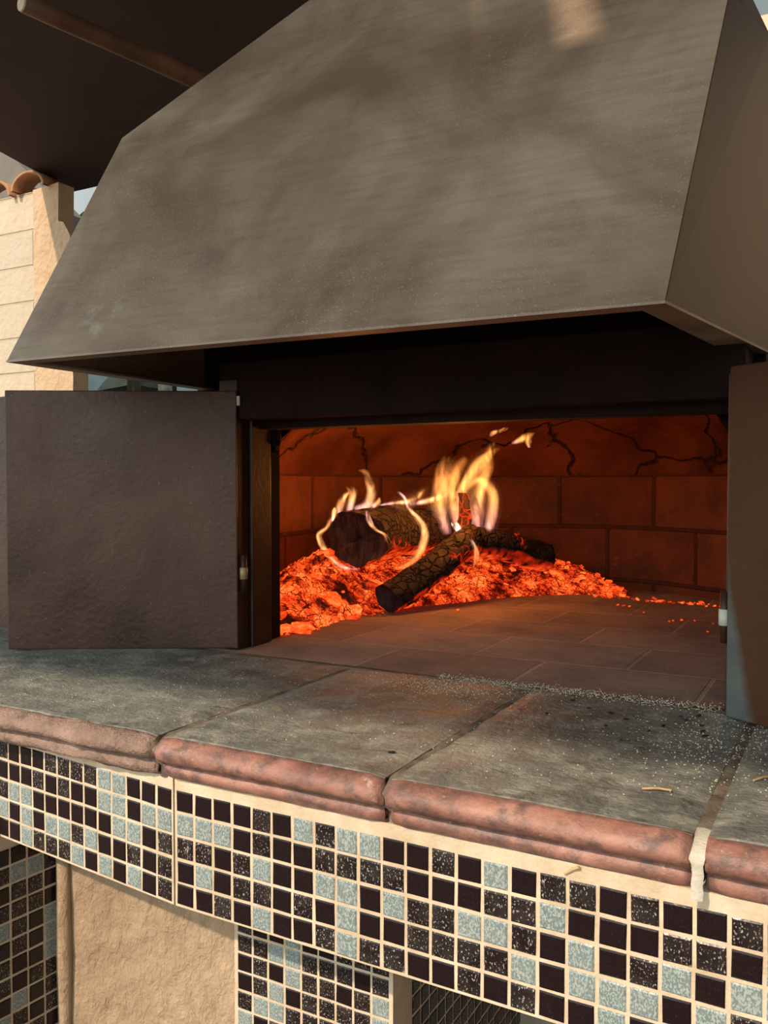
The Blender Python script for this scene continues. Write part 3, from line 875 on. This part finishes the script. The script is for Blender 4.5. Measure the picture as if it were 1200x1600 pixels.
# ------------------------------------------------------------------ hood
hood = empty('chimney_hood', (-0.63, 1.30, 1.47), 'large sloping brown steel smoke hood above the oven mouth', 'hood')
BL = Vector((-1.112, .870, 1.47)); BR = Vector((-.172, .900, 1.47)); TL = Vector((-1.112, 1.106, 1.878))
nn = (BR-BL).cross(TL-BL).normalized()
def onp(x, z): return Vector((x, BL.y - (nn.x*(x-BL.x) + nn.z*(z-BL.z))/nn.y, z))
TR = onp(-.146, 1.886); TL2 = onp(-.816, 2.10); TR2 = onp(-.44, 2.10)
BLb = Vector((-1.113, 1.312, 1.47)); BRb = Vector((-.111, 1.312, 1.47)); TLb = Vector((-1.113, 1.312, 1.90)); TRb = Vector((-.116, 1.312, 1.901))
TRc = Vector((-.150, 1.312, 1.985)); TLb2 = Vector((-.816, 1.312, 2.16)); TRb2 = Vector((-.44, 1.312, 2.16))
vs = [BL, BR, TR, TR2, TL2, TL, BLb, BRb, TRb, TRc, TRb2, TLb2, TLb]
mb = MB()
mb.add(vs, [(0,1,2,3,4,5), (0,5,12,6), (5,4,11,12)], 0)
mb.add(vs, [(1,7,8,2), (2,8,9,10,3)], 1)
sh = mb.build('hood_shell', [M['hood'], M['hoodshade']], hood)
bm_ = bmesh.new(); bm_.from_mesh(sh.data); bmesh.ops.remove_doubles(bm_, verts=bm_.verts, dist=1e-5); bm_.to_mesh(sh.data); bm_.free()
so = sh.modifiers.new('solid', 'SOLIDIFY'); so.thickness = 0.004; so.offset = -1
bv = sh.modifiers.new('bevel', 'BEVEL'); bv.width = 0.012; bv.segments = 5; bv.limit_method = 'ANGLE'; bv.angle_limit = R(25)
# turned-in bottom lip
mb = MB(); w = 0.028
I0 = BL + Vector((w, w, 0)); I1 = BR + Vector((-w*1.0, w, 0)); I1b = BRb + Vector((-w*1.6, 0, 0)); I0b = BLb + Vector((w, 0, 0))
def lip(a, b, c, d):
    q = [a, b, c, d]
    mb.add([p + Vector((0,0,-0.001)) for p in q] + [p + Vector((0,0,0.002)) for p in q], [(0,3,2,1),(4,5,6,7),(0,1,5,4),(1,2,6,5),(2,3,7,6),(3,0,4,7)])
lip(BL, BR, I1, I0); lip(BR, BRb, I1b, I1); lip(BLb, BL, I0, I0b)
mb.build('bottom_lip', M['hood'], hood)
mb = MB()
fl = [TL2, TR2, TRb2, TLb2]; top = [Vector((p.x*0.98-.01, max(p.y, 1.26), 3.4)) for p in fl]
mb.add(fl + top, [(0,1,5,4),(1,2,6,5),(2,3,7,6),(3,0,4,7)])
mb.build('flue', M['hood'], hood)

# ------------------------------------------------------------------ fire
# ember bed: heaped along the left and back of the chamber; too fine to count
front = catmull([(-1.0,1.33),(-.945,1.39),(-.95,1.50),(-.955,1.60),(-.958,1.68),(-.935,1.79),(-.86,1.92),(-.775,2.10),(-.70,2.18),(-.64,2.235),(-.585,2.245),(-.54,2.25),(-.52,2.26)], 10)
back = catmull([(-1.05,1.40),(-1.12,1.50),(-1.165,1.60),(-1.195,1.72),(-1.20,1.86),(-1.18,2.0),(-1.13,2.14),(-1.04,2.27),(-.92,2.34),(-.79,2.385),(-.64,2.39),(-.575,2.34),(-.535,2.29),(-.515,2.27)], 10)
hs = [.03,.065,.10,.12,.115,.10,.095,.095,.095,.085,.045,.015,.003]
mb = MB(); NU = len(front); NV = 44
for i in range(NU):
    t = i/(NU-1)*(len(hs)-1); k = min(int(t), len(hs)-2); H = hs[k] + (hs[k+1]-hs[k])*(t-k)
    for j in range(NV+1):
        s = j/NV
        p = front[i].lerp(back[i], s)
        prof_h = min(1.0, (s/0.55))**0.75 * (1.0 - 0.25*max(0, (s-.6)/.4))
        x, y = p
        cell = noise.voronoi((x*26, y*26, 1.0))[0][0]
        cell2 = noise.voronoi((x*60, y*60, 4.0))[0][0]
        z = 0.999 + H*prof_h*(1 + 0.25*noise.noise((x*9, y*9, 0))) + (0.020*(0.45-cell) + 0.008*(.45-cell2))*min(1, H/.06)*min(1, s*6)
        e = 0.012*noise.noise((x*30, y*30, 9))*(1-s)
        mb.v.append((x + e, y + e, max(z, 0.9992)))
for i in range(NU-1):
    for j in range(NV):
        mb.f.append((i*(NV+1)+j, i*(NV+1)+j+1, (i+1)*(NV+1)+j+1, (i+1)*(NV+1)+j)); mb.m.append(0)
bed = mb.build('ember_bed', M['ember'], smooth=True)
put(bed, 'glowing orange ember heap along the left and back of the oven floor', 'embers', kind='stuff')
bed_pts = [Vector(v) for v in mb.v]
def bedz(x, y):
    best = min(bed_pts, key=lambda p: (p.x-x)**2 + (p.y-y)**2)
    return best.z if (best.x-x)**2 + (best.y-y)**2 < 0.0025 else 0.9985

# single coals
protos = []
for k in range(6):
    mb = MB(); icoblob(mb, (0,0,0), 1.0, 2, 0.42, (1.0, 0.68, 0.42), seed=k)
    me = mb.build('coal', M['coal'])
    protos.append(me)
used = set()
def coal(x, y, r, label, group, zoff=0.25, name='coal'):
    k = rnd.randrange(6)
    if k not in used: o = protos[k]; used.add(k)
    else: o = protos[k].copy(); COL.objects.link(o)
    o.scale = (r*rnd.uniform(.8, 1.35), r*rnd.uniform(.7, 1.1), r*rnd.uniform(.7, 1.1))
    o.rotation_euler = (rnd.uniform(-.4, .4), rnd.uniform(-.4, .4), rnd.uniform(0, 6.28))
    o.location = (x, y, bedz(x, y) + r*zoff)
    put(o, label, 'coal', group)
for n_ in range(70):        # left heap by the jamb
    i = rnd.randrange(0, 62); s = rnd.betavariate(1.0, 2.2)
    p = front[i].lerp(back[i], s*.8)
    coal(p.x + .02*(1-s)*rnd.random(), p.y, .006 + .022*rnd.random()**2, 'glowing orange coal in the heap beside the left jamb', 'coals heaped at the left of the fire')
for n_ in range(75):        # right end of the heap
    i = rnd.randrange(68, 118); s = rnd.betavariate(1.0, 1.8)
    p = front[i].lerp(back[i], s*.9)
    coal(p.x, p.y, rnd.uniform(.006, .015), 'small red coal in the heap behind the right end of the logs', 'coals at the back of the fire')
trail = catmull([(-.66,2.235),(-.58,2.225),(-.50,2.20),(-.42,2.185),(-.34,2.175),(-.27,2.165),(-.20,2.11)], 8)
for n_ in range(95):        # thin trail towards the right wall
    t = rnd.random(); q_ = trail[int(t*(len(trail)-1))]
    p = Vector((q_.x + rnd.uniform(-.03, .03), q_.y + abs(rnd.gauss(0, .022)) - .006 + .01*math.sin(t*21)))
    coal(p.x, p.y, .0022 + .0055*rnd.random()**2, 'tiny red coal in the thin trail at the back right of the oven floor', 'trail of tiny coals', .4)
for (x, y) in ((-.93,1.70),(-.915,1.66),(-.80,1.82),(-.79,1.80),(-.50,2.08),(-.485,2.075),(-.47,2.07),(-.42,1.99),(-.34,1.90),(-.325,1.915),(-.345,1.885),(-.30,1.92),(-.26,1.90),(-.255,1.79),(-.24,2.0)):
    coal(x, y, rnd.uniform(.0028, .0048), 'single glowing spark lying on the bare oven floor in front of the embers', 'sparks on the oven floor', .5)

o = protos[0].copy(); COL.objects.link(o); o.scale = (.018, .010, .007); o.rotation_euler = (0, 0, 1.9); o.location = (-0.775, 2.14, 1.158)
put(o, 'pinkish glowing coal on top of the cracked black log', 'coal')
# logs
def log(name, a, b, r0, r1, mat, endmat, label, seed, n=22, flat=0.88, endin=0.25):
    a = Vector(a); b = Vector(b); ax = (b-a).normalized()
    side = ax.cross(Vector((0,0,1))).normalized(); up = side.cross(ax)
    root = empty(name, tuple(a), label, 'log')
    K = 34; mb = MB()
    def pt(t, an, k=1.0):
        r = (r0 + (r1-r0)*t)*k
        c = a.lerp(b, t)
        d = side*math.cos(an) + up*math.sin(an)*flat
        q = noise.noise((math.cos(an)*1.6+seed, math.sin(an)*1.6, t*4)) * .16 + noise.noise((math.cos(an)*5+seed, math.sin(an)*5, t*14)) * .07
        return c + d*r*(1+q) + up*0.01*math.sin(t*4+seed)
    for i in range(K+1):
        for k in range(n*2): mb.v.append(tuple(pt(i/K, math.pi*k/n)))
    N = n*2
    for i in range(K):
        for k in range(N): mb.f.append((i*N+k, i*N+(k+1) % N, (i+1)*N+(k+1) % N, (i+1)*N+k)); mb.m.append(0)
    mb.f.append(tuple(K*N + k for k in range(N))); mb.m.append(0)
    mb.build('bark', mat, root, smooth=True)
    mb = MB(); rings = 5
    for q in range(rings+1):
        s = 1 - q/rings
        for k in range(N):
            p = pt(0, math.pi*k/n, max(s, 0.02)) + ax*(endin*r0*(1-s**2)) + ax*0.006*noise.noise((k*.9, q*2, seed))*(1 if q else 0)
            mb.v.append(tuple(p))
    for q in range(rings):
        for k in range(N): mb.f.append((q*N+k, (q+1)*N+k, (q+1)*N+(k+1) % N, q*N+(k+1) % N)); mb.m.append(0)
    mb.build('cut_end', endmat, root, smooth=True)
    return root
def mat_end():
    m, nt, out = newmat('charred_end_grain'); g = NT(nt)
    col = g.mix(g.ramp(g.noise(22, 6, 0.7, g.mapping((3, 3, .6))), [(0.35, 0.0), (0.7, 1.0)]), (0.010, 0.005, 0.006), (0.085, 0.050, 0.055))
    g.pbsdf(out, col, 0.75, g.bump(g.noise(50, 5, 0.7, g.mapping((3, 3, .6))), 0.6, 0.008), 0.0, 0.3)
    return m
M['end'] = mat_end()
log('log', (-1.01, 1.72, 1.155), (-1.005, 2.20, 1.178), 0.080, 0.072, M['char'], M['end'], 'thick charred log on top of the embers, blunt dark end facing out', 1.0, 22, 0.78)
log('log', (-0.925, 1.705, 1.038), (-0.822, 1.97, 1.148), 0.036, 0.036, M['warmchar'], M['end'], 'slim charred log leaning from the embers up to the right, hollow burnt end in front', 4.0, 14, 1.0, 0.9)
log('log', (-0.845, 1.96, 1.140), (-0.735, 2.24, 1.105), 0.036, 0.040, M['char'], M['end'], 'cracked black log lying behind the slim leaning log', 7.0, 14, 1.0, 0.1)
log('ember_chunk', (-0.872, 2.0, 1.15), (-0.868, 2.01, 1.265), 0.026, 0.014, M['hotchar'], M['hotchar'], 'upright glowing wood chunk inside the tallest flames', 9.0, 10, .7, .1)

# flames: tongues of glowing gas
def P3(px, py, y):
    """helper: picture coordinates of the photograph to the plane Y=y"""
    th = R(28.6); pit = R(1.895)
    f0 = Vector((-math.sin(th), math.cos(th), 0)); ri = Vector((math.cos(th), math.sin(th), 0)); u0 = Vector((0,0,1))
    fw = f0*math.cos(pit) - u0*math.sin(pit); up = u0*math.cos(pit) + f0*math.sin(pit)
    d = fw + ri*(px-600)/1360 - up*(py-800)/1360
    return Vector((0,0,1.29)) + d*(y/d.y)
FL1 = mat_flame('flame_gas', (0.85, 0.30, 0.30), (1.0, 0.40, 0.10), (1.0, 0.30, 0.045), 0.090)
FL2 = mat_flame('thin_flame_gas', (0.80, 0.36, 0.40), (1.0, 0.44, 0.16), (1.0, 0.33, 0.07), 0.095)
FLW = mat_flame('white_hot_gas', (1.0, 0.6, 0.35), (1.0, 0.75, 0.5), (1.0, 0.7, 0.4), 0.5)
SHELLS = (1.0, 0.82, 0.64, 0.46, 0.28)
def flame(strands, y, mat, label, copies=4, spread=7.0):
    mb = MB(); mb.uv = []
    for st in strands:
        for cp in range(copies):
            ox = rnd.gauss(0, spread*.55) if cp else 0; ws = rnd.uniform(.5, .9) if cp else 1.0; ph = rnd.random()*6.28; dy = rnd.gauss(0, .012) if cp else 0
            pts = [P3(p[0] + ox*(0.3 + .7*i/len(st)) + 2.2*math.sin(ph + i*1.9)*(cp > 0), p[1], (p[3] if len(p) > 3 else y) + dy) for i, p in enumerate(st)]
            rad = [p[2]*2.3/1360*ws for p in st]
            pp = []; rr_ = []; n = len(pts)
            for i in range(n-1):
                p0, p1, p2, p3 = pts[max(i-1,0)], pts[i], pts[i+1], pts[min(i+2, n-1)]
                for k in range(5):
                    t = k/5
                    pp.append(0.5*((2*p1) + (p2-p0)*t + (2*p0-5*p1+4*p2-p3)*t*t + (3*p1-p0-3*p2+p3)*t**3))
                    rr_.append(rad[i] + (rad[i+1]-rad[i])*t)
            pp.append(pts[-1]); rr_.append(rad[-1])
            for sh_ in SHELLS:
                mb.tube(pp, [max(r*sh_, .0003) for r in rr_], 10, cap=False)
                for i in range(len(pp)):
                    mb.uv += [(i/(len(pp)-1), 0.5)]*10
    return put(mb.build('flame', mat, smooth=True), label, 'flame')
flame([[(700,835,6),(690,800,11),(688,770,12),(692,735,9),(705,712,3)],
       [(720,838,8),(712,800,12),(705,765,12),(712,735,10),(728,715,6)],
       [(735,838,9),(728,800,11),(722,770,10),(735,745,9),(752,722,9),(768,708,6),(780,700,2)],
       [(760,838,7),(768,805,8),(770,775,8),(758,755,8),(745,750,6),(728,765,4)],
       [(748,838,9),(745,800,11),(750,765,10),(758,735,10),(762,712,8),(770,690,3)]], 2.02, FL1, 'tallest group of orange flames rising behind the logs')
flame([[(800,693,2),(812,688,5),(824,682,6),(831,676,2)], [(826,700,2),(826,690,5),(829,682,3)]], 2.0, FL1, 'loose flame wisp torn off at the upper right of the tallest flames')
flame([[(765,682,1),(772,676,3),(782,672,2),(790,668,1)]], 2.05, FL1, 'faint flame wisp just under the lintel')
flame([[(555,795,5),(572,790,8),(580,770,7),(577,752,6),(570,738,5),(560,735,1)], [(580,792,6),(590,785,5),(592,777,2)]], 1.80, FL2, 'curled yellow flame standing on top of the thick log')
flame([[(545,800,5),(550,782,6),(553,768,5),(548,760,1)], [(528,808,3),(530,790,5),(538,775,4),(545,768,1)], [(520,815,3),(522,800,4),(524,792,1)]], 1.80, FL2, 'pale ragged flame at the upper left shoulder of the thick log')
flame([[(560,890,2),(535,885,3.5),(515,870,4),(503,850,4.5),(500,835,3.5),(510,825,3),(518,812,3),(528,804,2)]], 1.69, FL2, 'thin flame licking around the left rim of the thick log')
flame([[(620,768,1.5),(632,778,2.5),(640,795,3),(650,808,3.5),(660,822,5),(664,840,6),(655,862,6),(638,880,5),(615,890,3)]], 1.70, FL2, 'curved flame running down the right side of the thick log')
flame([[(572,798,2),(578,815,2.5),(588,828,2.5),(600,835,2),(606,848,1.2)]], 1.69, FL2, 'thin flame thread across the dark end of the thick log')
flame([[(592,790,2),(615,786,4),(640,783,5),(655,772,4),(662,764,1)], [(640,788,4),(665,783,6),(690,775,4),(700,760,1)]], 1.95, FL2, 'low pink flame along the top of the thick log')
flame([[(735,842,1.5),(744,855,2.5),(746,872,2.5),(740,888,2)]], 1.88, FL2, 'small flame lick hanging over the slim leaning log')
flame([[(722,838,3),(719,831,5),(714,823,4),(712,816,1)]], 1.93, FLW, 'small white hot flame tip where the logs cross')

FLV = mat_flame('flame_veil_gas', (0.80, 0.30, 0.32), (1.0, 0.36, 0.10), (1.0, 0.26, 0.04), 0.020)
flame([[(690,840,10),(686,800,24),(690,765,22),(706,735,12),(722,715,4)],
       [(735,840,12),(732,795,30),(740,755,28),(752,720,16),(772,694,4)],
       [(765,840,8),(766,800,18),(764,770,18),(752,745,10),(745,735,3)]], 2.06, FLV, 'broad see-through flame veil around the tallest flames', 2, 6.0)
flame([[(520,830,6),(528,805,14),(540,785,12),(552,768,5)]], 1.86, FLV, 'faint flame veil at the upper left end of the thick log', 2, 5.0)
flame([[(600,800,8),(625,790,14),(650,778,12),(672,760,4)]], 1.86, FLV, 'faint pinkish flame veil over the middle of the thick log', 2, 5.0)

# light given off by the burning gas
for i, (p, e_) in enumerate((((-0.82, 1.88, 1.29), 3.6), ((-1.0, 1.70, 1.28), 1.0))):
    l = bpy.data.lights.new('fire_light', 'POINT'); l.energy = e_; l.color = (1.0, 0.32, 0.055); l.shadow_soft_size = 0.03
    o = bpy.data.objects.new('fire_light', l); COL.objects.link(o); o.location = p

# ------------------------------------------------------------------ crumbs and sand on the slabs
mb = MB()
def grain(x, y, r):
    z = 1.0005
    vs = [(x-r, y-r*.6, z), (x+r, y-r*.5, z), (x+.1*r, y+r, z), (x, y, z+r*1.3)]
    mb.add(vs, [(0,1,3),(1,2,3),(2,0,3)])
for _ in range(3400):
    k = rnd.random()
    if k < .42: x = rnd.uniform(-.55, -.15); y = 1.178 + rnd.gauss(0, .012)
    elif k < .62: x = rnd.gauss(-.13, .05); y = rnd.gauss(1.02, .08)
    elif k < .78: x = rnd.gauss(-.52, .06); y = rnd.gauss(1.12, .03)
    else: x = rnd.uniform(-1.1, .1); y = rnd.uniform(.79, 1.18)
    if y < .78 or (x < -.94 and y > 1.0) or x > .2: continue
    grain(x, y, rnd.uniform(.0004, .0010))
put(mb.build('sand', M['sand']), 'pale sand and ash grit scattered over the grey slabs', 'grit', kind='stuff')
cb = []
for k in range(3):
    mb = MB(); icoblob(mb, (0,0,0), 1.0, 1, .4, (1, .7, .35), seed=k+20); cb.append(mb.build('charcoal_crumb', M['crumb']))
spots = [(-.30,1.10),(-.27,1.09),(-.245,1.07),(-.19,1.115),(-.18,1.10),(-.16,1.085),(-.21,1.03),(-.23,.98),(-.34,1.05),(-.20,1.06),(-.155,1.06),(-.33,1.13),(-.395,1.075),(-.17,1.13),(-.26,1.03),(-.15,1.04)]
for i, (x, y) in enumerate(spots):
    o = cb[i] if i < 3 else cb[i % 3].copy()
    if i >= 3: COL.objects.link(o)
    r = rnd.uniform(.0025, .005); o.scale = (r*1.3, r, r*.7); o.rotation_euler = (0, 0, rnd.random()*6); o.location = (x, y, 1.001 + r*.15)
    put(o, 'small black charcoal crumb on the slab near the right door', 'charcoal', 'charcoal crumbs near the right door')
def crumb(x, y, r, label):
    o = cb[0].copy(); COL.objects.link(o); o.scale = (r*1.2, r, r*1.1); o.location = (x, y, 1.001 + r*.2); put(o, label, 'charcoal')
crumb(-.435, .815, .0045, 'black charcoal crumb beside the joint of the two middle slabs')
crumb(-.055, .865, .005, 'black charcoal crumb on the rightmost slab')
def straw(a, b, label, r=.0011):
    mb = MB(); a = Vector(a); b = Vector(b); mid = a.lerp(b, .5) + Vector((.001, .001, .001))
    mb.tube([a, mid, b], r, 6); put(mb.build('straw', M['straw']), label, 'straw')
straw((-.175, .83, 1.002), (-.150, .838, 1.002), 'pale straw bit on the slab left of the pale mortar joint')
straw((-.085, .905, 1.002), (-.072, .925, 1.002), 'short straw bit on the rightmost slab near the joint')
straw((-.226, .7525, .940), (-.212, .750, .950), 'curled straw bit stuck at the top of the mosaic fascia', .0014)
